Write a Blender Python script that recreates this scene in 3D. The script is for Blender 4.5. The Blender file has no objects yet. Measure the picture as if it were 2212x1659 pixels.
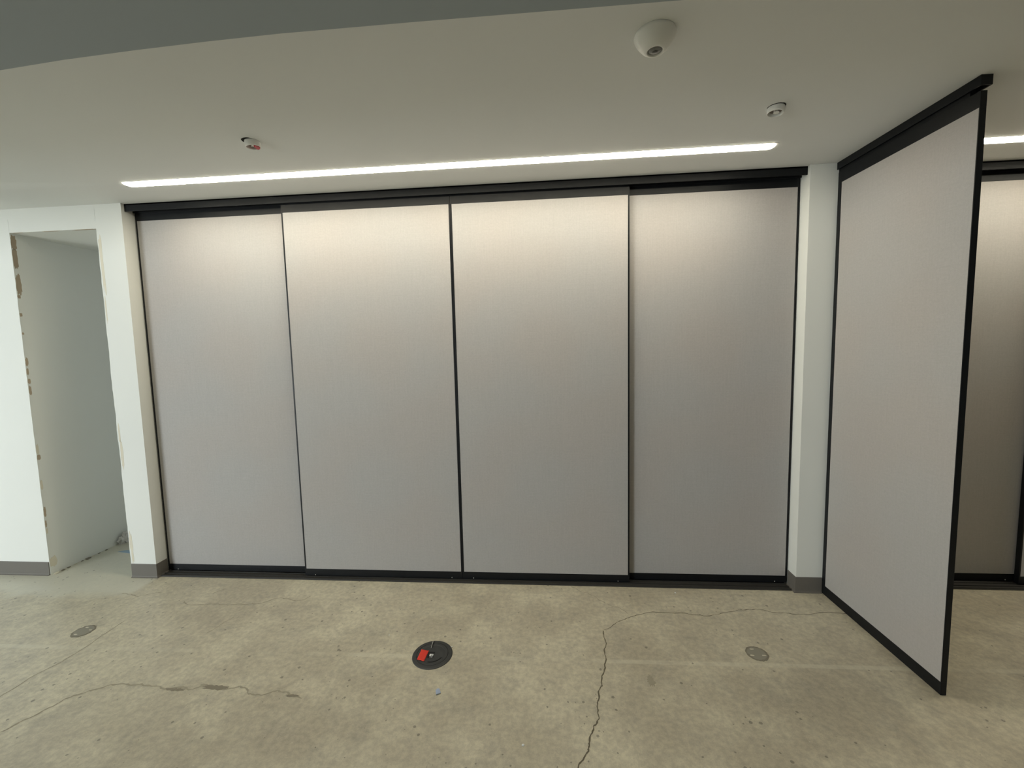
import bpy, bmesh, math, random
from mathutils import Vector, Matrix, noise

sc = bpy.context.scene
C = sc.collection
random.seed(7)

# ------------------------------------------------------------------ camera
cam_data = bpy.data.cameras.new('camera')
cam = bpy.data.objects.new('camera', cam_data)
C.objects.link(cam)
cam_data.sensor_fit = 'HORIZONTAL'
cam_data.sensor_width = 36.0
cam_data.lens = 36.0 * 915.0 / 2212.0
cam_data.clip_start = 0.02
_r = Vector((0.996502, 0.080241, -0.023361))
_u = Vector((0.016344, 0.087019, 0.996073))
_b = Vector((0.081959, -0.99297, 0.085404))
cam.matrix_world = Matrix(((_r.x, _u.x, _b.x, 0.0), (_r.y, _u.y, _b.y, 0.0),
                           (_r.z, _u.z, _b.z, 1.6), (0, 0, 0, 1)))
sc.camera = cam

# ------------------------------------------------------------------ world, window light, exposure
world = bpy.data.worlds.new('sky'); sc.world = world
world.use_nodes = True
bg = world.node_tree.nodes['Background']
bg.inputs[0].default_value = (0.72, 0.86, 1.0, 1)
bg.inputs[1].default_value = 1.0

WIN = (-8.2, -5.8, 0.1, 2.35)          # glazed street door behind and left of the camera: x0 x1 z0 z1
WIN_POWER = 428.0
wl = bpy.data.lights.new('window_daylight', 'AREA')
wl.shape = 'RECTANGLE'
wl.size = WIN[1] - WIN[0] - 0.1; wl.size_y = WIN[3] - WIN[2] - 0.1
wl.energy = WIN_POWER
wl.color = (0.90, 0.97, 1.0)
wlo = bpy.data.objects.new('window_daylight', wl); C.objects.link(wlo)
wlo.location = ((WIN[0] + WIN[1]) / 2, -4.46, (WIN[2] + WIN[3]) / 2)
wlo.rotation_euler = (math.radians(90), 0, 0)      # faces +Y, into the room

LED_STRENGTH = 34.5
LED_COLOR = (1.0, 0.92, 0.725, 1)

sc.view_settings.view_transform = 'Standard'
sc.view_settings.look = 'None'
sc.view_settings.gamma = 1.0
sc.view_settings.use_curve_mapping = False
sc.view_settings.exposure = 0.0
sc.cycles.use_denoising = True
sc.cycles.use_light_tree = False
sc.cycles.max_bounces = 8
sc.cycles.diffuse_bounces = 6
sc.cycles.glossy_bounces = 2
sc.cycles.use_adaptive_sampling = True
sc.cycles.adaptive_threshold = 0.03
sc.cycles.caustics_reflective = False
sc.cycles.caustics_refractive = False

# ------------------------------------------------------------------ materials
def new_mat(name):
    m = bpy.data.materials.new(name); m.use_nodes = True
    nt = m.node_tree
    return m, nt, nt.nodes['Principled BSDF'], nt.nodes, nt.links

def mix_rgb(N, L, fac, a, b, mode='MIX'):
    n = N.new('ShaderNodeMix'); n.data_type = 'RGBA'; n.blend_type = mode
    for sock, v in ((n.inputs[0], fac), (n.inputs[6], a), (n.inputs[7], b)):
        if hasattr(v, 'is_output'): L.new(v, sock)
        elif isinstance(v, (int, float)): sock.default_value = v
        else: sock.default_value = (*v, 1) if len(v) == 3 else v
    return n.outputs[2]

def math_n(N, L, op, a, b=None, c=None, clamp=False):
    n = N.new('ShaderNodeMath'); n.operation = op; n.use_clamp = clamp
    for i, v in enumerate((a, b, c)):
        if v is None: continue
        if hasattr(v, 'is_output'): L.new(v, n.inputs[i])
        else: n.inputs[i].default_value = v
    return n.outputs[0]

def noise_n(N, L, vec, scale, detail=3, rough=0.5):
    n = N.new('ShaderNodeTexNoise'); n.inputs['Scale'].default_value = scale
    n.inputs['Detail'].default_value = detail; n.inputs['Roughness'].default_value = rough
    L.new(vec, n.inputs['Vector'])
    return n.outputs['Fac']

def ramp_n(N, L, fac, lo, hi, a=0.0, b=1.0):
    n = N.new('ShaderNodeMapRange'); n.interpolation_type = 'SMOOTHSTEP'
    L.new(fac, n.inputs[0])
    n.inputs[1].default_value = lo; n.inputs[2].default_value = hi
    n.inputs[3].default_value = a; n.inputs[4].default_value = b
    return n.outputs[0]

def obj_coord(N):
    return N.new('ShaderNodeTexCoord').outputs['Object']

def bump_n(N, L, height, strength, dist, bsdf):
    n = N.new('ShaderNodeBump'); n.inputs['Strength'].default_value = strength
    n.inputs['Distance'].default_value = dist
    L.new(height, n.inputs['Height']); L.new(n.outputs[0], bsdf.inputs['Normal'])

def paint_mat(name, col, rough=0.7, bump=0.08, var=0.04, scale=60):
    m, nt, p, N, L = new_mat(name)
    v = obj_coord(N)
    big = noise_n(N, L, v, 1.3, 1)
    c = mix_rgb(N, L, big, [x * (1 - var) for x in col], [min(1, x * (1 + var)) for x in col])
    L.new(c, p.inputs['Base Color'])
    p.inputs['Roughness'].default_value = rough
    p.inputs['Specular IOR Level'].default_value = 0.3
    if bump >= 0.2: bump_n(N, L, noise_n(N, L, v, scale, 2), bump, 0.002, p)
    return m

def metal_mat(name, col, rough=0.45, spec=0.4, metallic=0.0):
    m, nt, p, N, L = new_mat(name)
    v = obj_coord(N)
    f = noise_n(N, L, v, 35, 4)
    L.new(mix_rgb(N, L, f, [x * 0.8 for x in col], [x * 1.2 for x in col]), p.inputs['Base Color'])
    L.new(ramp_n(N, L, f, 0.2, 0.8, rough - 0.06, rough + 0.06), p.inputs['Roughness'])
    p.inputs['Specular IOR Level'].default_value = spec
    p.inputs['Metallic'].default_value = metallic
    return m

def fabric_mat(name, col):
    m, nt, p, N, L = new_mat(name)
    v = obj_coord(N)
    fine = noise_n(N, L, v, 420, 1)
    mid = noise_n(N, L, v, 90, 1)
    big = noise_n(N, L, v, 2.2, 0)
    mp = N.new('ShaderNodeMapping'); mp.inputs['Scale'].default_value = (8, 8, 900)
    L.new(v, mp.inputs['Vector'])
    weft = noise_n(N, L, mp.outputs[0], 1.0, 0)
    mp2 = N.new('ShaderNodeMapping'); mp2.inputs['Scale'].default_value = (900, 900, 8)
    L.new(v, mp2.inputs['Vector'])
    warp = noise_n(N, L, mp2.outputs[0], 1.0, 0)
    weave = math_n(N, L, 'MULTIPLY', math_n(N, L, 'ADD', weft, warp), 0.5)
    f = math_n(N, L, 'ADD', math_n(N, L, 'MULTIPLY', fine, 0.35),
               math_n(N, L, 'ADD', math_n(N, L, 'MULTIPLY', weave, 0.4), math_n(N, L, 'MULTIPLY', mid, 0.25)))
    c = mix_rgb(N, L, ramp_n(N, L, f, 0.3, 0.7), [x * 0.93 for x in col], [x * 1.07 for x in col])
    c = mix_rgb(N, L, ramp_n(N, L, big, 0.3, 0.7), c, mix_rgb(N, L, 1.0, c, (1.02, 0.99, 0.97), 'MULTIPLY'))
    L.new(c, p.inputs['Base Color'])
    p.inputs['Roughness'].default_value = 0.85
    p.inputs['Specular IOR Level'].default_value = 0.15
    bump_n(N, L, fine, 0.12, 0.0015, p)
    return m

def concrete_mat():
    m, nt, p, N, L = new_mat('polished_concrete')
    v = obj_coord(N)
    sep = N.new('ShaderNodeSeparateXYZ'); L.new(v, sep.inputs[0])
    X, Y = sep.outputs[0], sep.outputs[1]
    big = noise_n(N, L, v, 0.9, 5, 0.55)
    mid = noise_n(N, L, v, 3.6, 5, 0.6)
    fine = noise_n(N, L, v, 38, 4, 0.65)
    grit = noise_n(N, L, v, 240, 3, 0.6)
    base = mix_rgb(N, L, ramp_n(N, L, big, 0.32, 0.68), (0.500, 0.450, 0.350), (0.640, 0.592, 0.470))
    base = mix_rgb(N, L, ramp_n(N, L, mid, 0.40, 0.72, 0.0, 0.55), base, (0.745, 0.695, 0.545))
    base = mix_rgb(N, L, ramp_n(N, L, noise_n(N, L, v, 6.5, 6, 0.65), 0.48, 0.72, 0.0, 0.62), base, (0.430, 0.400, 0.330))
    base = mix_rgb(N, L, ramp_n(N, L, fine, 0.3, 0.7, 0.0, 1.0), mix_rgb(N, L, 1.0, base, (0.86, 0.86, 0.86), 'MULTIPLY'),
                   mix_rgb(N, L, 1.0, base, (1.12, 1.12, 1.10), 'MULTIPLY'))
    base = mix_rgb(N, L, ramp_n(N, L, grit, 0.3, 0.7, 0.0, 1.0), mix_rgb(N, L, 1.0, base, (0.90, 0.90, 0.90), 'MULTIPLY'), base)
    # pale cement skim at the doorway threshold (x < -2.83, y > ~2.45)
    wob = math_n(N, L, 'MULTIPLY', math_n(N, L, 'SUBTRACT', noise_n(N, L, v, 5.0, 4), 0.5), 0.24)
    px = ramp_n(N, L, math_n(N, L, 'ADD', X, math_n(N, L, 'MULTIPLY', wob, 0.25)), -2.86, -2.80, 1.0, 0.0)
    py = ramp_n(N, L, math_n(N, L, 'ADD', Y, wob), 2.42, 2.56, 0.0, 1.0)
    pm = math_n(N, L, 'MULTIPLY', math_n(N, L, 'MULTIPLY', px, py), 0.75)
    base = mix_rgb(N, L, pm, base, (0.70, 0.69, 0.60))
    # residue of an old taped line running parallel to the panels, at y = 2.055 + 0.0155 x
    d = math_n(N, L, 'ABSOLUTE', math_n(N, L, 'SUBTRACT', Y, math_n(N, L, 'MULTIPLY_ADD', X, 0.0155, 2.052)))
    line = ramp_n(N, L, d, 0.009, 0.018, 1.0, 0.0)
    worn = ramp_n(N, L, noise_n(N, L, v, 2.1, 4, 0.6), 0.40, 0.58)
    line = math_n(N, L, 'MULTIPLY', math_n(N, L, 'MULTIPLY', line, worn), 0.42)
    base = mix_rgb(N, L, line, base, (0.74, 0.71, 0.58))
    # small pits, in clusters
    vo = N.new('ShaderNodeTexVoronoi'); vo.inputs['Scale'].default_value = 30.0
    L.new(v, vo.inputs['Vector'])
    rnd = N.new('ShaderNodeSeparateColor'); L.new(vo.outputs['Color'], rnd.inputs[0])
    cl = ramp_n(N, L, noise_n(N, L, v, 1.7, 3), 0.42, 0.60, 0.10, 0.85)
    has = math_n(N, L, 'LESS_THAN', rnd.outputs[0], cl)
    rad = math_n(N, L, 'MULTIPLY_ADD', math_n(N, L, 'POWER', rnd.outputs[1], 3.0), 0.17, 0.06)
    warp = math_n(N, L, 'MULTIPLY_ADD', math_n(N, L, 'SUBTRACT', noise_n(N, L, v, 110, 2), 0.5), 0.16, vo.outputs['Distance'])
    pit = math_n(N, L, 'MULTIPLY', has, math_n(N, L, 'LESS_THAN', warp, rad))
    base = mix_rgb(N, L, math_n(N, L, 'MULTIPLY', pit, 0.6), base, (0.12, 0.11, 0.09))
    # fine pale specks
    vo2 = N.new('ShaderNodeTexVoronoi'); vo2.inputs['Scale'].default_value = 42.0
    L.new(v, vo2.inputs['Vector'])
    r2 = N.new('ShaderNodeSeparateColor'); L.new(vo2.outputs['Color'], r2.inputs[0])
    sp = math_n(N, L, 'MULTIPLY', math_n(N, L, 'LESS_THAN', r2.outputs[0], 0.06), math_n(N, L, 'LESS_THAN', vo2.outputs['Distance'], 0.10))
    base = mix_rgb(N, L, math_n(N, L, 'MULTIPLY', sp, 0.35), base, (0.78, 0.76, 0.68))
    L.new(base, p.inputs['Base Color'])
    L.new(ramp_n(N, L, mid, 0.3, 0.7, 0.32, 0.46), p.inputs['Roughness'])
    p.inputs['Specular IOR Level'].default_value = 0.5
    bump_n(N, L, fine, 0.15, 0.002, p)
    return m

M = {}
M['wall'] = paint_mat('white_wall_paint', (0.80, 0.81, 0.78))
M['ceiling'] = paint_mat('ceiling_paint', (0.755, 0.77, 0.765), 0.8)
M['bulkhead'] = paint_mat('bulkhead_dark_tone', (0.33, 0.365, 0.38), 0.8)  # low albedo controls the light here: underside darkness put into the colour
M['room'] = paint_mat('room_paint', (0.62, 0.62, 0.58))
M['concrete'] = concrete_mat()
M['crack'] = paint_mat('crack_dirt', (0.17, 0.15, 0.11), 0.9, 0.3, 0.3, 200)
M['faint'] = paint_mat('score_line_dirt', (0.40, 0.365, 0.285), 0.9, 0.3, 0.2, 200)
M['stain'] = paint_mat('spalled_concrete', (0.28, 0.25, 0.195), 0.9, 0.4, 0.25, 120)
M['fabric'] = fabric_mat('greige_fabric', (0.445, 0.432, 0.425))
M['black'] = metal_mat('black_anodised', (0.009, 0.010, 0.0115), 0.45, 0.22)
M['sill'] = metal_mat('dark_track_metal', (0.045, 0.043, 0.04), 0.5, 0.4)
M['rubber'] = paint_mat('grey_rubber_base', (0.16, 0.148, 0.132), 0.55, 0.1, 0.08, 150)
M['board'] = paint_mat('torn_brown_board', (0.44, 0.36, 0.27), 0.9, 0.5, 0.3, 160)
M['filler'] = paint_mat('pale_filler', (0.72, 0.675, 0.56), 0.9, 0.4, 0.12, 90)
M['white_plastic'] = paint_mat('white_plastic', (0.80, 0.80, 0.78), 0.4, 0.02, 0.02)
M['lens'] = metal_mat('sensor_lens', (0.20, 0.20, 0.19), 0.3, 0.5)
M['lens_dark'] = metal_mat('sensor_lens_centre', (0.10, 0.10, 0.095), 0.3, 0.5)
M['dark'] = metal_mat('dark_cavity', (0.02, 0.02, 0.018), 0.8, 0.1)
M['brass'] = metal_mat('sprinkler_metal', (0.24, 0.20, 0.18), 0.4, 0.5, 0.2)
M['red_tint'] = metal_mat('red_glass_tint', (0.15, 0.045, 0.042), 0.45, 0.3)
M['red_cap'] = metal_mat('red_plastic_cap', (0.42, 0.01, 0.025), 0.45, 0.4)
M['red_tape'] = paint_mat('red_tape', (0.75, 0.05, 0.03), 0.55, 0.35, 0.12, 45)
M['lid'] = metal_mat('floor_box_black', (0.042, 0.043, 0.043), 0.5, 0.4)
M['lid_dark'] = metal_mat('floor_box_recess', (0.012, 0.012, 0.013), 0.6, 0.3)
M['print'] = paint_mat('white_print', (0.85, 0.87, 0.87), 0.6, 0.0, 0.02)
M['plug'] = paint_mat('plug_filler', (0.30, 0.285, 0.235), 0.6, 0.3, 0.2, 60)
M['plug_rim'] = paint_mat('plug_rim', (0.235, 0.215, 0.17), 0.6, 0.3, 0.2, 60)
M['blue'] = paint_mat('blue_grey_scrap', (0.42, 0.50, 0.68), 0.6, 0.1, 0.05)
M['blue_tape'] = paint_mat('blue_masking_tape', (0.33, 0.45, 0.56), 0.6, 0.2, 0.06)
M['scrap'] = paint_mat('dusty_plastic', (0.68, 0.66, 0.64), 0.6, 0.3, 0.15, 30)
M['screw'] = metal_mat('bright_screw', (0.55, 0.55, 0.52), 0.35, 0.5, 0.6)
M['alu'] = metal_mat('window_aluminium', (0.45, 0.46, 0.47), 0.4, 0.5, 0.5)

led_m, nt, p, N, L = new_mat('led_diffuser')
p.inputs['Base Color'].default_value = (0.9, 0.9, 0.88, 1)
p.inputs['Emission Color'].default_value = LED_COLOR
p.inputs['Emission Strength'].default_value = LED_STRENGTH
M['led'] = led_m
gl, nt, p, N, L = new_mat('window_glass')
p.inputs['Base Color'].default_value = (0.9, 0.95, 0.95, 1)
p.inputs['Transmission Weight'].default_value = 1.0
p.inputs['Roughness'].default_value = 0.02
M['glass'] = gl

# ------------------------------------------------------------------ helpers
def world_loc(o):
    v = Vector((0, 0, 0))
    while o: v += o.location; o = o.parent
    return v

def link(name, bm, mat, parent=None, local=False, smooth=False, origin=None):
    """Link a bmesh as one object. Vertices are in world coordinates unless local."""
    me = bpy.data.meshes.new(name)
    if not local:
        off = world_loc(parent) if parent else Vector((0, 0, 0))
        if origin: off = off + (Vector(origin) - off) if not parent else off
        bmesh.ops.translate(bm, verts=bm.verts, vec=-off)
    bm.normal_update(); bm.to_mesh(me); bm.free()
    if smooth:
        for f in me.polygons: f.use_smooth = True
    o = bpy.data.objects.new(name, me); C.objects.link(o)
    if not isinstance(mat, (list, tuple)): mat = [mat]
    for mm in mat: me.materials.append(M[mm])
    if parent: o.parent = parent
    elif origin: o.location = origin
    return o

def thing(name, label, cat, loc, group=None, rz=0.0):
    o = bpy.data.objects.new(name, None); C.objects.link(o)
    o.location = loc; o.rotation_euler = (0, 0, rz); o.empty_display_size = 0.1
    o['label'] = label; o['category'] = cat
    if group: o['group'] = group
    return o

def tag(o, label, cat, group=None):
    o['label'] = label; o['category'] = cat
    if group: o['group'] = group
    return o

def struct(o, label=None):
    o['kind'] = 'structure'
    if label: o['label'] = label
    return o

def add_box(bm, x0, x1, y0, y1, z0, z1):
    vs = [bm.verts.new(c) for c in ((x0, y0, z0), (x1, y0, z0), (x1, y1, z0), (x0, y1, z0),
                                    (x0, y0, z1), (x1, y0, z1), (x1, y1, z1), (x0, y1, z1))]
    for f in ((0, 3, 2, 1), (4, 5, 6, 7), (0, 1, 5, 4), (1, 2, 6, 5), (2, 3, 7, 6), (3, 0, 4, 7)):
        bm.faces.new([vs[i] for i in f])

def box_bm(*b, bevel=0.0, seg=2):
    bm = bmesh.new(); add_box(bm, *b)
    if bevel:
        bmesh.ops.bevel(bm, geom=bm.edges[:], offset=bevel, segments=seg, affect='EDGES', profile=0.6)
    return bm

def prism_bm(pts, z0, z1):
    bm = bmesh.new()
    lo = [bm.verts.new((x, y, z0)) for x, y in pts]
    hi = [bm.verts.new((x, y, z1)) for x, y in pts]
    n = len(pts)
    bm.faces.new(hi); bm.faces.new(lo[::-1])
    for i in range(n):
        bm.faces.new((lo[i], lo[(i + 1) % n], hi[(i + 1) % n], hi[i]))
    bmesh.ops.recalc_face_normals(bm, faces=bm.faces)
    return bm

def lathe_bm(prof, c, n=40, cap=False):
    """prof: (radius, z) pairs turned about the vertical through c."""
    bm = bmesh.new(); rings = []
    for r, z in prof:
        if r < 1e-6: rings.append([bm.verts.new((c[0], c[1], c[2] + z))]); continue
        rings.append([bm.verts.new((c[0] + r * math.cos(2 * math.pi * i / n), c[1] + r * math.sin(2 * math.pi * i / n), c[2] + z)) for i in range(n)])
    for a, b in zip(rings, rings[1:]):
        for i in range(n):
            j = (i + 1) % n
            if len(a) == 1 and len(b) > 1: bm.faces.new((a[0], b[i], b[j]))
            elif len(b) == 1 and len(a) > 1: bm.faces.new((a[i], a[j], b[0]))
            elif len(a) > 1: bm.faces.new((a[i], a[j], b[j], b[i]))
    bmesh.ops.recalc_face_normals(bm, faces=bm.faces)
    return bm

# ------------------------------------------------------------------ setting
ZC = 2.631            # ceiling
YW = 2.723            # face of the far wall and of the piers
XL0, XL1 = -3.69, -3.035      # doorway
XB0, XB1 = -2.838, 1.564      # first bay of sliding panels
XR = 1.715                    # where the standing partition meets the pier
BACK, LEFT, RIGHT, FAR = -4.5, -9.0, 6.9, 5.3

floor = struct(link('floor', box_bm(LEFT, RIGHT, BACK, FAR, -0.1, 0.0), 'concrete'), 'worn sealed concrete floor with cracks and pits')

# ceiling over the panel side, then a lower grey bulkhead on the camera's side
ceiling = struct(link('ceiling', box_bm(LEFT, RIGHT, 0.5, FAR, ZC, ZC + 0.12), 'ceiling'), 'off white painted plaster ceiling')
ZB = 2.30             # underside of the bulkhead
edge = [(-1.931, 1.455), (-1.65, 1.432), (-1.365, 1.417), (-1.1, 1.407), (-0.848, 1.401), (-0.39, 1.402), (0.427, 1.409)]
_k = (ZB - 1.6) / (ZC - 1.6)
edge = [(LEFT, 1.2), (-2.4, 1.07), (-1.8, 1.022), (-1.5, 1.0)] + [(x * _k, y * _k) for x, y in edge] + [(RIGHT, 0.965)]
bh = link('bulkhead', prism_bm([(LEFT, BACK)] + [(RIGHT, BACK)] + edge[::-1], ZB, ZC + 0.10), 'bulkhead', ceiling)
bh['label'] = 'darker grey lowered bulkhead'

# added swell left of the strip light, shaped to catch daylight as a pale streak
bm = bmesh.new(); rows = []
def sstep(a, b, x):
    t = min(1.0, max(0.0, (x - a) / (b - a))); return t * t * (3 - 2 * t)
for i in range(61):
    x = -4.9 + 2.4 * i / 60; row = []
    c = 2.435 + (x + 2.5) * 0.136
    w = 0.008 + 0.045 * min(1.0, (-2.5 - x) / 0.9)
    amp = 2 * w * math.tan(math.radians(9.0)) * sstep(-2.5, -2.62, x) * sstep(-4.9, -4.4, x)
    for j in range(49):
        y = 1.95 + (YW - 0.001 - 1.95) * j / 48
        h = amp * sstep(c - w, c + w, y) * (1 - sstep(c + w, YW - 0.01, y))
        h += 0.0012 * sstep(-2.5, -2.9, x) * sstep(-4.9, -4.4, x) * sstep(1.95, 2.1, y) * sstep(YW, YW - 0.1, y) * noise.noise(Vector((x * 2.0, y * 9.0, 0.4)))
        row.append(bm.verts.new((x, y, ZC - 0.0002 - max(0.0, h))))
    rows.append(row)
for a, b in zip(rows, rows[1:]):
    for j in range(48): bm.faces.new((a[j], a[j + 1], b[j + 1], b[j]))
bmesh.ops.recalc_face_normals(bm, faces=bm.faces)
for f in bm.faces:
    if f.normal.z > 0: f.normal_flip()
link('streak_swell', bm, 'ceiling', ceiling, smooth=True)

# far wall left of the panels: doorway with deep passage, narrow pier
bm = bmesh.new()
def rough_edge_box(bm, x_edge, x_out, y0, y1, z0, z1, n, amp, seed):
    """Wall block whose front vertical arris at x_edge is chipped and uneven."""
    rnd = random.Random(seed); rows = []
    for i in range(n + 1):
        z = z0 + (z1 - z0) * i / n
        k = amp * (noise.noise(Vector((seed, 0, z * 7))) * 0.6 + noise.noise(Vector((seed, 5, z * 25))) * 0.5)
        k = k * (1 if x_out > x_edge else -1)
        rows.append([bm.verts.new(c) for c in ((x_edge + k, y0, z), (x_edge + k * .3, y0 + 0.02, z), (x_edge, y1, z), (x_out, y1, z), (x_out, y0, z))])
    for a, b in zip(rows, rows[1:]):
        for j in range(5):
            bm.faces.new((a[j], a[(j + 1) % 5], b[(j + 1) % 5], b[j]))
    bm.faces.new(rows[0]); bm.faces.new(rows[-1])
rough_edge_box(bm, XL0, LEFT, YW, FAR, 0, ZC, 90, 0.004, 3.1)
rough_edge_box(bm, XL1, XB0, YW, FAR, 0, ZC, 90, 0.006, 8.7)
add_box(bm, XL0, XL1, YW, FAR, 2.472, ZC)
add_box(bm, XL0, XL1, FAR - 0.1, FAR, 0, 2.472)
bmesh.ops.recalc_face_normals(bm, faces=bm.faces)
wall_back = struct(link('wall_back', bm, 'wall'), 'white painted wall with a bare open doorway')
# pier between the two bays and the back of both bays
pier = struct(link('wall_pier', box_bm(XB1, 1.87, YW, 3.3, 0, ZC, bevel=0.0015), 'wall'), 'narrow white pier between two banks of panels')
bm = box_bm(XB0, XB1, 3.2, 3.3, 0, ZC); add_box(bm, 1.87, RIGHT, 3.2, 3.3, 0, ZC)
struct(link('wall_closet', bm, 'room'), 'back of the closet behind the sliding panels')
struct(link('wall_right', box_bm(RIGHT, RIGHT + 0.1, BACK, FAR, 0, ZC), 'room'))
struct(link('wall_left', box_bm(LEFT - 0.1, LEFT, BACK, FAR, 0, ZC), 'room'))
bm = bmesh.new()
add_box(bm, LEFT, WIN[0], BACK - 0.15, BACK, 0, ZC); add_box(bm, WIN[1], RIGHT, BACK - 0.15, BACK, 0, ZC)
add_box(bm, WIN[0], WIN[1], BACK - 0.15, BACK, 0, WIN[2]); add_box(bm, WIN[0], WIN[1], BACK - 0.15, BACK, WIN[3], ZC)
struct(link('wall_front', bm, 'room'), 'wall behind the camera with a large window')
win = struct(link('window_1', box_bm(WIN[0], WIN[1], BACK - 0.10, BACK - 0.09, WIN[2], WIN[3]), 'glass'))
bm = bmesh.new()
for x in (WIN[0], (WIN[0] + WIN[1]) / 2 - 0.02, WIN[1] - 0.04): add_box(bm, x, x + 0.04, BACK - 0.13, BACK - 0.07, WIN[2], WIN[3])
for z in (WIN[2], WIN[3] - 0.04): add_box(bm, WIN[0], WIN[1], BACK - 0.12, BACK - 0.08, z, z + 0.04)
link('window_frame', bm, 'alu', win)

# rubber cove base: profile swept along a plan path (outer side to the right of travel)
def cove_base(name, path, label):
    prof = [(0.0, 0.0), (0.014, 0.0), (0.014, 0.0015), (0.008, 0.005), (0.005, 0.012), (0.004, 0.098), (0.003, 0.1), (0.0, 0.1)]
    bm = bmesh.new(); rows = []
    n = len(path)
    for i, pt in enumerate(path):
        P = Vector(pt)
        d0 = (P - Vector(path[i - 1])).normalized() if i > 0 else None
        d1 = (Vector(path[i + 1]) - P).normalized() if i < n - 1 else None
        n0 = Vector((d0.y, -d0.x)) if d0 else None
        n1 = Vector((d1.y, -d1.x)) if d1 else None
        if n0 and n1:
            mvec = (n0 + n1).normalized(); mvec = mvec / max(0.3, mvec.dot(n0))
        else: mvec = n0 or n1
        rows.append([bm.verts.new((P.x + mvec.x * o, P.y + mvec.y * o, z)) for o, z in prof])
    for a, b in zip(rows, rows[1:]):
        for j in range(len(prof) - 1): bm.faces.new((a[j], a[j + 1], b[j + 1], b[j]))
    bm.faces.new(rows[0]); bm.faces.new(rows[-1][::-1])
    bmesh.ops.recalc_face_normals(bm, faces=bm.faces)
    return struct(link(name, bm, 'rubber'), label)
cove_base('baseboard_left', [(LEFT, YW), (XL0 - 0.004, YW)], 'grey rubber cove base left of the doorway')
cove_base('baseboard_pier_left', [(XL1 + 0.004, YW), (XB0, YW), (XB0, 2.808)], 'grey rubber cove base around the pier by the doorway')
cove_base('baseboard_pier_right', [(XB1, 2.808), (XB1, YW), (1.7195, YW)], 'grey rubber cove base around the pier by the partition')

# torn board and old filler along the doorway arrises
def blob_pts(cu, cv, ru, rv, n, seed, jag=0.35, e=0.7):
    rnd = random.Random(seed); out = []
    for i in range(n):
        a = 2 * math.pi * i / n; k = 1 + jag * (rnd.random() - 0.5) * 2
        ca, sa = math.cos(a), math.sin(a)
        ca = math.copysign(abs(ca) ** e, ca); sa = math.copysign(abs(sa) ** e, sa)
        out.append((cu + ru * k * ca, cv + rv * k * sa))
    return out
def px_z(y): return 2.463 - (y - 506) * 0.003337
chips = [(507, 536, 0.030, 'board'), (535, 575, 0.028, 'board'), (587, 629, 0.031, 'board'), (630, 637, 0.018, 'board'),
         (667, 675, 0.015, 'board'), (708, 713, 0.012, 'board'), (762, 779, 0.016, 'board'), (784, 798, 0.012, 'board'),
         (807, 818, 0.017, 'board'), (822, 842, 0.016, 'board'), (950, 971, 0.016, 'filler'), (973, 984, 0.022, 'board'),
         (1030, 1050, 0.014, 'filler'), (1090, 1112, 0.014, 'board'), (1120, 1135, 0.010, 'board'), (1138, 1150, 0.012, 'filler'), (1205, 1228, 0.045, 'filler')]
for k, (y0, y1, w, mt) in enumerate(chips):
    z1, z0 = px_z(y0), px_z(y1)
    pts = blob_pts(YW + 0.002 + w / 2, (z0 + z1) / 2, w / 2, (z1 - z0) / 2, 26, 40 + k, 0.16)
    pts = [(max(YW + 0.0005, a), min(b, 2.4715)) for a, b in pts]
    bm = prism_bm(pts, -0.001, 0.0015)
    bmesh.ops.transform(bm, matrix=Matrix(((0, 0, 1, XL0), (1, 0, 0, 0), (0, 1, 0, 0), (0, 0, 0, 1))), verts=bm.verts)
    bmesh.ops.recalc_face_normals(bm, faces=bm.faces)
    link('torn_board_patch', bm, mt, wall_back)
for k, (xa, xb, w) in enumerate(((-3.67, -3.60, 0.010), (-3.46, -3.30, 0.007), (-3.20, -3.05, 0.012))):   # under the door head
    pts = blob_pts((xa + xb) / 2, YW + 0.001 + w / 2, (xb - xa) / 2, w / 2, 16, 70 + k, 0.3)
    pts = [(a, max(YW + 0.0005, b)) for a, b in pts]
    link('torn_board_patch', prism_bm(pts, 2.4705, 2.473), 'board', wall_back)
# yellowed filler down the front of the right arris
for k, (z0, z1, w) in enumerate(((2.05, 2.42, 0.022), (1.85, 2.0, 0.010), (1.0, 1.12, 0.012), (0.82, 1.02, 0.020), (0.12, 0.34, 0.022))):
    pts = blob_pts(XL1 + 0.008 + w / 2, (z0 + z1) / 2, w / 2, (z1 - z0) / 2, 18, 90 + k, 0.3)
    bm = prism_bm(pts, 0, 0.0012)
    bmesh.ops.transform(bm, matrix=Matrix(((1, 0, 0, 0), (0, 0, -1, YW + 0.0004), (0, 1, 0, 0), (0, 0, 0, 1))), verts=bm.verts)
    bmesh.ops.recalc_face_normals(bm, faces=bm.faces)
    link('filler_smear', bm, 'filler', wall_back)

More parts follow.
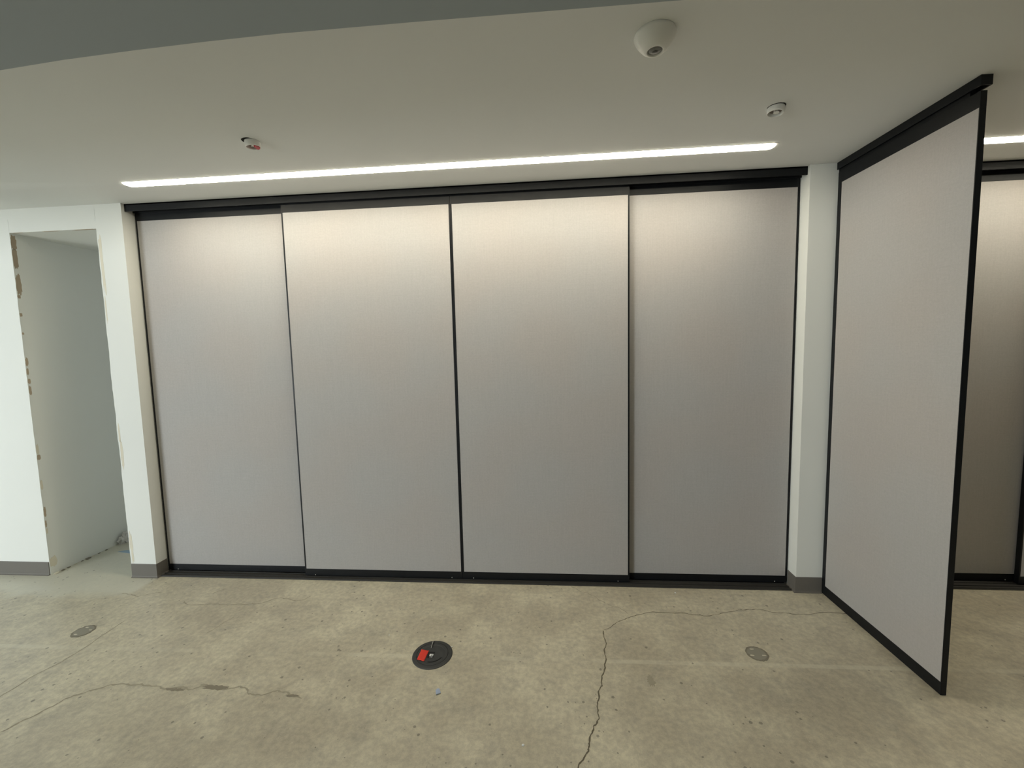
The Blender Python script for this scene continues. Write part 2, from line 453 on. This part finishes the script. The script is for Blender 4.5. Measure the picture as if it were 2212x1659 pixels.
# ------------------------------------------------------------------ floor cracks and stains (parts of the floor)
def wander(pts, seed, depth, amp):
    rnd = random.Random(seed)
    P = [Vector(p) for p in pts]
    for _ in range(depth):
        Q = [P[0]]
        for a, b in zip(P, P[1:]):
            d = b - a; n = Vector((-d.y, d.x))
            Q += [(a + b) / 2 + n * (rnd.random() - 0.5) * amp, b]
        P = Q
    return P
def crack(pts, w, mat, seed, depth=3, amp=0.35, z=0.0005):
    P = wander(pts, seed, depth, amp)
    rnd = random.Random(seed + 1)
    bm = bmesh.new(); prev = None
    for i, p in enumerate(P):
        d = (P[min(i + 1, len(P) - 1)] - P[max(i - 1, 0)]).normalized(); n = Vector((-d.y, d.x))
        ww = w * (0.45 + 0.9 * rnd.random()) * (0.25 if i in (0, len(P) - 1) else 1) / 2
        a = bm.verts.new((p.x + n.x * ww, p.y + n.y * ww, z)); b = bm.verts.new((p.x - n.x * ww, p.y - n.y * ww, z))
        if prev: bm.faces.new((prev[0], prev[1], b, a))
        prev = (a, b)
    bmesh.ops.recalc_face_normals(bm, faces=bm.faces)
    for f in bm.faces:
        if f.normal.z < 0: f.normal_flip()
    return link('crack', bm, mat, floor)
crack_main = [(2.015, 2.481), (1.715, 2.508), (1.383, 2.5), (1.23, 2.528), (1.124, 2.516), (0.903, 2.446), (0.768, 2.472), (0.522, 2.443), (0.466, 2.417),
              (0.391, 2.373), (0.292, 2.292)]
crack(crack_main, 0.0042, 'crack', 11, 3, 0.18)
crack([(0.292, 2.292), (0.294, 2.214), (0.277, 2.102), (0.267, 2.01), (0.237, 1.898), (0.21, 1.813), (0.2, 1.77), (0.202, 1.718), (0.172, 1.677), (0.15, 1.615),
       (0.141, 1.564), (0.098, 1.508), (0.06, 1.40), (0.05, 1.2)], 0.0062, 'crack', 12, 3, 0.22)
crack([(0.136, 2.727), (0.241, 2.655), (0.324, 2.57), (0.463, 2.444)], 0.0045, 'faint', 13, 4, 0.3)
crack([(-2.374, 1.506), (-2.355, 1.542), (-2.32, 1.597), (-2.294, 1.657), (-2.269, 1.704), (-2.207, 1.742), (-2.152, 1.777), (-2.045, 1.778), (-1.881, 1.769),
       (-1.781, 1.783), (-1.736, 1.768), (-1.679, 1.797), (-1.614, 1.792), (-1.546, 1.782), (-1.502, 1.802), (-1.438, 1.766), (-1.387, 1.756), (-1.298, 1.787),
       (-1.216, 1.761), (-1.158, 1.748)], 0.008, 'faint', 14, 3, 0.3)
crack([(-2.62, 1.60), (-2.617, 1.721), (-2.621, 1.794), (-2.597, 1.864), (-2.582, 1.906), (-2.576, 1.971), (-2.578, 2.063), (-2.581, 2.163), (-2.583, 2.243)], 0.006, 'faint', 15, 2, 0.08)
crack([(-2.382, 2.454), (-2.328, 2.417), (-2.17, 2.431), (-2.019, 2.43), (-1.88, 2.444), (-1.777, 2.512), (-1.664, 2.493), (-1.591, 2.504), (-1.575, 2.545)], 0.007, 'faint', 16, 3, 0.3)
crack([(-1.93, 2.315), (-1.957, 2.231), (-1.983, 2.153)], 0.005, 'faint', 17, 3, 0.2)
crack([(-2.218, 2.604), (-2.265, 2.533)], 0.006, 'faint', 18, 3, 0.2)
crack([(-2.9, 2.52), (-2.75, 2.49), (-2.62, 2.54)], 0.006, 'faint', 19, 3, 0.3)
for k, (x, y, rx, ry, mt) in enumerate(((-1.81, 1.764, 0.048, 0.008, 'stain'), (-1.615, 1.786, 0.062, 0.013, 'stain'), (-1.213, 1.760, 0.03, 0.007, 'stain'),
                                        (0.472, 1.94, 0.018, 0.036, 'faint'), (-1.69, 1.80, 0.018, 0.006, 'faint'))):
    link('spall', prism_bm(blob_pts(x, y, rx, ry, 30, 120 + k, 0.30, 1.1), 0.0, 0.0009), mt, floor)

# ------------------------------------------------------------------ sliding panels, tracks, strip lights
def fabric_panel(label, group, x0, x1, y0, zf0, zf1, z0=0.012, z1=2.613, t=0.028, stile=0.0095, screws=True):
    """Panel hung in the track: fabric infill between black rails and thin stiles; front face at y0."""
    o = thing('sliding_panel', label, 'sliding panel', ((x0 + x1) / 2, y0 + t / 2, z0), group)
    link('infill', box_bm(x0 + stile, x1 - stile, y0 + 0.0012, y0 + t - 0.0012, zf0, zf1, bevel=0.0008), 'fabric', o)
    link('top_rail', box_bm(x0, x1, y0, y0 + t, zf1, z1, bevel=0.001), 'black', o)
    br = link('bottom_rail', box_bm(x0, x1, y0, y0 + t, z0, zf0, bevel=0.001), 'black', o)
    for xa in (x0, x1 - stile):
        link('stile', box_bm(xa, xa + stile, y0, y0 + t, zf0, zf1, bevel=0.0008), 'black', o)
    if screws:
        for xs in (x0 + 0.075, x1 - 0.075):
            bm = lathe_bm([(0, 0.0025), (0.0025, 0.0022), (0.0035, 0.0008), (0.0035, -0.002)], (0, 0, 0), 10)
            bmesh.ops.transform(bm, matrix=Matrix(((1, 0, 0, xs), (0, 0, -1, y0), (0, 1, 0, z0 + 0.007), (0, 0, 0, 1))), verts=bm.verts)
            link('screw', bm, 'screw', br)
    return o

def head_track(x0, x1, y0, label):
    o = thing('ceiling_track', label, 'ceiling track', ((x0 + x1) / 2, y0, ZC))
    link('top_plate', box_bm(x0, x1, y0, y0 + 0.11, ZC - 0.008, ZC - 0.0005), 'black', o)
    link('fascia', box_bm(x0, x1, y0, y0 + 0.006, 2.582, ZC - 0.0005, bevel=0.0008), 'black', o)
    link('divider_fin', box_bm(x0, x1, y0 + 0.0585, y0 + 0.0615, 2.588, ZC - 0.008), 'black', o)
    link('rear_fascia', box_bm(x0, x1, y0 + 0.104, y0 + 0.11, 2.582, ZC - 0.008), 'black', o)
    return o

def floor_track(x0, x1, y0, label):
    o = thing('floor_track', label, 'floor track', ((x0 + x1) / 2, y0, 0))
    link('base_plate', box_bm(x0, x1, y0, y0 + 0.125, 0.0, 0.005, bevel=0.001), 'sill', o)
    for dy in (0.006, 0.034, 0.068, 0.106):
        link('guide_rib', box_bm(x0, x1, y0 + dy, y0 + dy + 0.004, 0.005, 0.010), 'sill', o)
    return o

def strip_light(x0, x1, y, label):
    o = thing('strip_light', label, 'strip light', ((x0 + x1) / 2, y, ZC))
    w = 0.034
    link('housing', box_bm(x0 - 0.004, x1 + 0.004, y - w - 0.004, y + w + 0.004, ZC - 0.0012, ZC + 0.0005), 'white_plastic', o)
    bm = bmesh.new()                         # diffuser with ends rounded in plan
    pts = []
    for i in range(9):
        a = -math.pi / 2 + math.pi * i / 8
        pts.append((x1 - 0.02 + 0.02 * math.cos(a), y + w * math.sin(a)))
    for i in range(9):
        a = math.pi / 2 + math.pi * i / 8
        pts.append((x0 + 0.02 + 0.02 * math.cos(a), y + w * math.sin(a)))
    link('diffuser', prism_bm(pts, ZC - 0.003, ZC - 0.0011), 'led', o)
    return o

G1 = 'sliding panels of the wide bay'
YM, YO = 2.772, 2.810        # front faces: middle pair, outer pair
fabric_panel('greige fabric sliding panel set back beside the pier by the open doorway', G1, -2.829, -1.66, YO, 0.058, 2.536)
fabric_panel('greige fabric sliding panel standing forward, overlapping the panel beside the doorway pier', G1, -1.743, -0.603, YM, 0.062, 2.529)
fabric_panel('greige fabric sliding panel standing forward, overlapping the panel beside the partition pier', G1, -0.6015, 0.531, YM, 0.062, 2.529)
fabric_panel('greige fabric sliding panel set back beside the pier with the projecting partition', G1, 0.45, 1.556, YO, 0.058, 2.536)
head_track(XB0 + 0.001, XB1 - 0.001, 2.745, 'long black ceiling track above the four sliding panels of the wide bay')
floor_track(XB0 + 0.015, XB1 - 0.015, 2.734, 'long dark metal floor track under the four sliding panels of the wide bay')
strip_light(-2.505, 1.222, 2.447, 'long glowing white strip light in the ceiling before the wide bay')

# second bay, past the standing partition
B2 = 0.078; X2 = 1.875; G2 = 'sliding panels of the bay past the partition'
fabric_panel('greige fabric sliding panel set back, seen past the end of the partition', G2, X2 + 0.005, 3.03, YO + B2, 0.058, 2.536)
fabric_panel('greige fabric sliding panel standing forward in the bay past the partition', G2, 2.995, 4.13, YM + B2, 0.062, 2.529)
head_track(X2, RIGHT - 0.01, 2.745 + B2, 'black ceiling track above the bay past the partition')
floor_track(X2, RIGHT - 0.01, 2.734 + B2 - 0.018, 'dark metal floor track in the bay past the partition')
strip_light(2.05, 5.75, 2.457 + B2, 'glowing white strip light in the ceiling past the partition')
fabric_panel('greige fabric sliding panel in the far half of the bay past the partition', G2, 4.1315, 5.266, YM + B2, 0.062, 2.529)
fabric_panel('greige fabric sliding panel at the far end of the bay past the partition', G2, 5.19, 6.85, YO + B2, 0.058, 2.536)

# standing partition, square to the wall (local x runs from the wall towards the room)
px0, py0, px1, py1 = 1.7335, YW - 0.002, 1.7505, 1.922
ang = math.atan2(py1 - py0, px1 - px0); LEN = math.hypot(px1 - px0, py1 - py0)
part = thing('partition_panel', 'tall greige fabric partition panel projecting from the narrow white pier', 'partition', (px0, py0, 0.0), None, ang)
T = 0.0125
link('infill', box_bm(0.028, LEN - 0.004, -T + 0.0012, T - 0.0012, 0.060, 2.512, bevel=0.0008), 'fabric', part, local=True)
link('top_rail', box_bm(0.0, LEN, -T, T, 2.512, 2.575, bevel=0.001), 'black', part, local=True)
link('bottom_rail', box_bm(0.0, LEN, -T, T, 0.001, 0.060, bevel=0.001), 'black', part, local=True)
link('stile', box_bm(0.0, 0.028, -T, T, 0.060, 2.512, bevel=0.001), 'black', part, local=True)
link('stile', box_bm(LEN - 0.004, LEN, -T, T, 0.060, 2.512, bevel=0.001), 'black', part, local=True)
link('hanger_rail', box_bm(0.0, LEN - 0.045, -0.0105, 0.0105, 2.575, 2.612), 'black', part, local=True)
pt = thing('ceiling_track', 'short black ceiling track above the projecting partition panel', 'ceiling track', (px0, py0, ZC), None, ang)
link('fascia', box_bm(0.0, LEN + 0.008, -0.022, -0.017, -0.040, -0.0005), 'black', pt, local=True)
link('fascia', box_bm(0.0, LEN + 0.008, 0.017, 0.022, -0.040, -0.0005), 'black', pt, local=True)
link('top_plate', box_bm(0.0, LEN + 0.008, -0.017, 0.017, -0.014, -0.0005), 'black', pt, local=True)
link('end_cap', box_bm(LEN + 0.005, LEN + 0.008, -0.017, 0.017, -0.040, -0.012), 'black', pt, local=True)

# ------------------------------------------------------------------ ceiling fittings
def sprinkler(label, x, y, tilt, red, hole):
    o = thing('fire_sprinkler', label, 'sprinkler', (x, y, ZC), 'recessed sprinklers in the ceiling')
    o.rotation_euler = tilt
    pr = [(0.030, 0.004), (0.034, 0.002), (0.035, -0.004), (0.0345, -0.022), (0.033, -0.026), (0.0305, -0.027), (0.0295, -0.024), (0.0295, 0.004)]
    link('escutcheon_cup', lathe_bm(pr, (0, 0, 0), 36), 'white_plastic', o, local=True, smooth=True)
    hb = lathe_bm([(0, -0.002), (0.012, -0.002)], (0, 0, 0), 20)
    link('cup_floor', lathe_bm([(0, -0.010), (0.0295, -0.010)], (0, 0, 0), 32), 'red_tint' if red else 'brass', o, local=True)
    hb.free()
    # frame and deflector
    bm = lathe_bm([(0.006, -0.010), (0.006, -0.018), (0.012, -0.0195), (0.012, -0.021), (0, -0.022)], (0.006, 0.0, 0), 20)
    for s in (-1, 1): add_box(bm, 0.004 + s * 0.012 - 0.002, 0.004 + s * 0.012 + 0.002, -0.002, 0.002, -0.022, -0.010)
    link('deflector', bm, 'white_plastic', o, local=True)
    if red:
        a0, a1 = math.radians(-35), math.radians(80)
        pts = [(0.029 * math.cos(a0 + (a1 - a0) * i / 12), 0.029 * math.sin(a0 + (a1 - a0) * i / 12)) for i in range(13)]
        pts += [(0.004, 0.016), (0.010, -0.010)]
        link('red_cap', prism_bm(pts, -0.029, -0.012), 'red_cap', o, local=True)
    return o
def ceiling_hole(x, y, rx, ry, seed):
    bm = prism_bm(blob_pts(x, y, rx, ry, 24, seed, 0.04, 1.0), ZC - 0.0008, ZC + 0.001)
    return link('cut_hole', bm, 'dark', ceiling)
sprinkler('white recessed sprinkler with red cap in ceiling before the strip light', -1.412, 2.052, (math.radians(5), math.radians(-4), 0), True, None)
ceiling_hole(-1.421, 2.043, 0.035, 0.033, 5)
sprinkler('white recessed sprinkler without red cap, in ceiling near the projecting partition', 1.030, 2.060, (math.radians(2), math.radians(6), math.radians(30)), False, None)
ceiling_hole(1.029, 2.055, 0.0365, 0.034, 6)

sx, sy = 0.379, 1.545
sen = thing('occupancy_sensor', 'white rounded cone occupancy sensor on the ceiling', 'sensor', (sx, sy, ZC))
link('housing', lathe_bm([(0.066, 0.0), (0.068, -0.004), (0.067, -0.010), (0.062, -0.020), (0.054, -0.032), (0.044, -0.044), (0.034, -0.052), (0.028, -0.0545), (0.0255, -0.054), (0.0245, -0.050), (0.0245, -0.044), (0, -0.044)],
                         (sx, sy, ZC), 48), 'white_plastic', sen, smooth=True)
lens = link('lens', lathe_bm([(0.0235, -0.044), (0.0225, -0.0485), (0.018, -0.0525), (0.010, -0.055), (0, -0.0558)], (sx, sy, ZC), 32), 'lens', sen, smooth=True)
link('lens_pupil', lathe_bm([(0.0095, -0.0547), (0.0085, -0.0572), (0, -0.0578)], (sx, sy, ZC), 20), 'lens_dark', lens, smooth=True)

# ------------------------------------------------------------------ floor fittings
fx, fy, fr = -0.623, 2.056, 0.105
fb = thing('floor_box', 'round black floor box cover with red tape on its lid', 'floor box', (fx, fy, 0.0))
link('flange', lathe_bm([(fr, 0.0), (fr - 0.001, 0.0022), (fr - 0.006, 0.0042), (0.086, 0.0052), (0.083, 0.0048), (0.083, 0.0)], (fx, fy, 0), 64), 'lid', fb, smooth=False)
lid = link('lid', lathe_bm([(0.0815, 0.0), (0.0815, 0.0046), (0.080, 0.0056), (0.066, 0.0058), (0.064, 0.0050), (0.020, 0.0052), (0, 0.0052)], (fx, fy, 0), 64), 'lid', fb)
link('lid_gap', lathe_bm([(0.0833, 0.0012), (0.081, 0.0012)], (fx, fy, 0), 64), 'lid_dark', fb)
link('pull_recess', box_bm(-0.646, -0.612, 2.026, 2.071, 0.0051, 0.0056), 'lid_dark', lid)
def quad_prism(name, pts, z0, z1, mat, parent): return link(name, prism_bm(pts, z0, z1), mat, parent)
quad_prism('seam', [(-0.6466, 2.150), (-0.6434, 2.150), (-0.6405, 2.100), (-0.6432, 2.100)], 0.0050, 0.0062, 'screw', lid)
quad_prism('cord_slot', [(-0.643, 2.148), (-0.634, 2.148), (-0.633, 2.102), (-0.640, 2.102)], 0.0050, 0.0059, 'lid_dark', lid)
# moulded arc on the lid
pts = []
for i in range(13):
    a = math.radians(-100 + 75 * i / 12); pts.append((fx + 0.060 * math.cos(a), fy + 0.060 * math.sin(a)))
for i in range(12, -1, -1):
    a = math.radians(-100 + 75 * i / 12); pts.append((fx + 0.056 * math.cos(a), fy + 0.056 * math.sin(a)))
quad_prism('moulded_rib', pts, 0.0050, 0.0066, 'lid_dark', lid)
# white print: square with a notch, and a bar under it
pr = bmesh.new()
for a in ((-0.636, -0.632, 2.040, 2.055), (-0.632, -0.617, 2.050, 2.055), (-0.632, -0.626, 2.040, 2.050), (-0.620, -0.616, 2.040, 2.050), (-0.626, -0.620, 2.0395, 2.0425),
          (-0.632, -0.626, 2.031, 2.034), (-0.623, -0.617, 2.031, 2.034)):
    add_box(pr, a[0], a[1], a[2], a[3], 0.0056, 0.0060)
link('printed_mark', pr, 'print', lid)
# creased red tape
bm = bmesh.new(); nu, nv = 8, 12
tl, tr, br_, bl = [Vector(p) for p in ((-0.690, 2.083), (-0.647, 2.075), (-0.652, 1.999), (-0.692, 2.009))]
grid = []
for j in range(nv + 1):
    row = []
    for i in range(nu + 1):
        u, v = i / nu, j / nv
        p = tl.lerp(tr, u).lerp(bl.lerp(br_, u), v)
        wv = 0.0016 * noise.noise(Vector((u * 3, v * 4, 1.3))) + 0.0008 * noise.noise(Vector((u * 7, v * 9, 4)))
        ex = 0.0018 * noise.noise(Vector((u * 9, v * 9, 9))) if i in (0, nu) or j in (0, nv) else 0
        row.append(bm.verts.new((p.x + ex, p.y + ex, 0.0078 + wv)))
    grid.append(row)
for a, b in zip(grid, grid[1:]):
    for i in range(nu): bm.faces.new((a[i], b[i], b[i + 1], a[i + 1]))
tape = link('red_tape', bm, 'red_tape', lid, smooth=True)
sol = tape.modifiers.new('thickness', 'SOLIDIFY'); sol.thickness = 0.0006

def floor_plug(label, x, y, r, seed, rot):
    o = thing('floor_plug', label, 'floor plug', (x, y, 0.0), 'round plugs in the concrete floor')
    rim = blob_pts(x, y, r, r, 40, seed, 0.04, 1.0)
    fill = blob_pts(x, y, r * 0.84, r * 0.84, 36, seed + 1, 0.05, 1.0)
    link('rim', prism_bm(rim, 0.0, 0.0012), 'plug_rim', o)
    link('fill', prism_bm(fill, 0.0, 0.0018), 'plug', o)
    rnd = random.Random(seed)
    for k in range(3):
        a = rot + k * 2.3; p = (x + r * 0.62 * math.cos(a), y + r * 0.62 * math.sin(a))
        link('pale_fleck', prism_bm(blob_pts(p[0], p[1], 0.010, 0.0035, 10, seed + 5 + k, 0.3), 0.0012, 0.0022), 'filler', o)
floor_plug('grey filled round plug in the floor before the doorway pier', -2.735, 2.142, 0.055, 31, 2.0)
floor_plug('grey filled round plug in the floor near the projecting partition', 1.056, 2.147, 0.053, 36, 3.6)

# scraps lying about
bm = prism_bm([(-0.546, 1.828), (-0.538, 1.840), (-0.529, 1.836), (-0.517, 1.811), (-0.536, 1.797)], 0.0, 0.0012)
for v in bm.verts:
    v.co.z += 0.006 * max(0, (1.825 - v.co.y) / 0.03)
o = link('paper_scrap', bm, 'blue', None, origin=(-0.533, 1.822, 0.0)); tag(o, 'tiny pale blue scrap on the floor before the floor box', 'scrap')
def crumb(x, y, r, seed, label):
    bm = bmesh.new(); bmesh.ops.create_icosphere(bm, subdivisions=1, radius=r)
    rnd = random.Random(seed)
    for v in bm.verts: v.co *= 0.7 + 0.6 * rnd.random(); v.co.z = max(0, v.co.z * 0.6 + r * 0.4)
    bmesh.ops.translate(bm, verts=bm.verts, vec=(x, y, 0))
    tag(link('plaster_crumb', bm, 'print', None, origin=(x, y, 0)), label, 'crumb')
crumb(-0.533, 2.118, 0.0045, 1, 'tiny white crumb at the rim of the floor box')
crumb(0.802, 2.678, 0.006, 2, 'tiny white crumb on the floor by the long floor track')
crumb(-0.12, 1.574, 0.006, 3, 'tiny white crumb on the floor left of the long crack')
crumb(-0.909, 2.194, 0.004, 4, 'tiny pale crumb on open floor behind the floor box')

# passage: blue tape on the floor, dusty plastic scrap, debris along the wall foot
tp = prism_bm([(-3.55, 3.085), (-3.40, 3.06), (-3.25, 3.04), (-3.25, 3.072), (-3.40, 3.10), (-3.50, 3.118)], 0.0, 0.0006)
tag(link('masking_tape', tp, 'blue_tape', None, origin=(-3.4, 3.07, 0)), 'strip of blue masking tape on the passage floor', 'tape')
bm = bmesh.new(); bmesh.ops.create_icosphere(bm, subdivisions=3, radius=1.0)
for v in bm.verts:
    k = 1 + 0.7 * noise.noise(v.co * 2.3) + 0.5 * noise.noise(v.co * 5)
    v.co = Vector((max(-0.03, v.co.x * 0.030 * k), v.co.y * 0.05 * k, max(0.0, v.co.z * 0.05 * k + 0.035)))
bmesh.ops.translate(bm, verts=bm.verts, vec=(-3.655, 3.255, 0))
tag(link('crumpled_sheet', bm, 'scrap', None, origin=(-3.655, 3.255, 0)), 'crumpled dusty plastic sheet on the passage floor', 'debris')
rnd = random.Random(5)
for k in range(9):
    y = 2.735 + k * 0.045 + rnd.random() * 0.02; r = 0.006 + 0.010 * rnd.random()
    bm = bmesh.new(); bmesh.ops.create_icosphere(bm, subdivisions=1, radius=r)
    for v in bm.verts:
        v.co *= 0.6 + 0.7 * rnd.random(); v.co.z = max(0, v.co.z * 0.5 + r * 0.3); v.co.y *= 1.6
    x = XL0 + 0.006 + r
    bmesh.ops.translate(bm, verts=bm.verts, vec=(x, y, 0))
    tag(link('rubble_lump', bm, 'plug_rim' if k % 3 else 'filler', None, origin=(x, y, 0)), 'small lump of rubble along the foot of the passage wall', 'rubble', 'rubble along the passage wall')
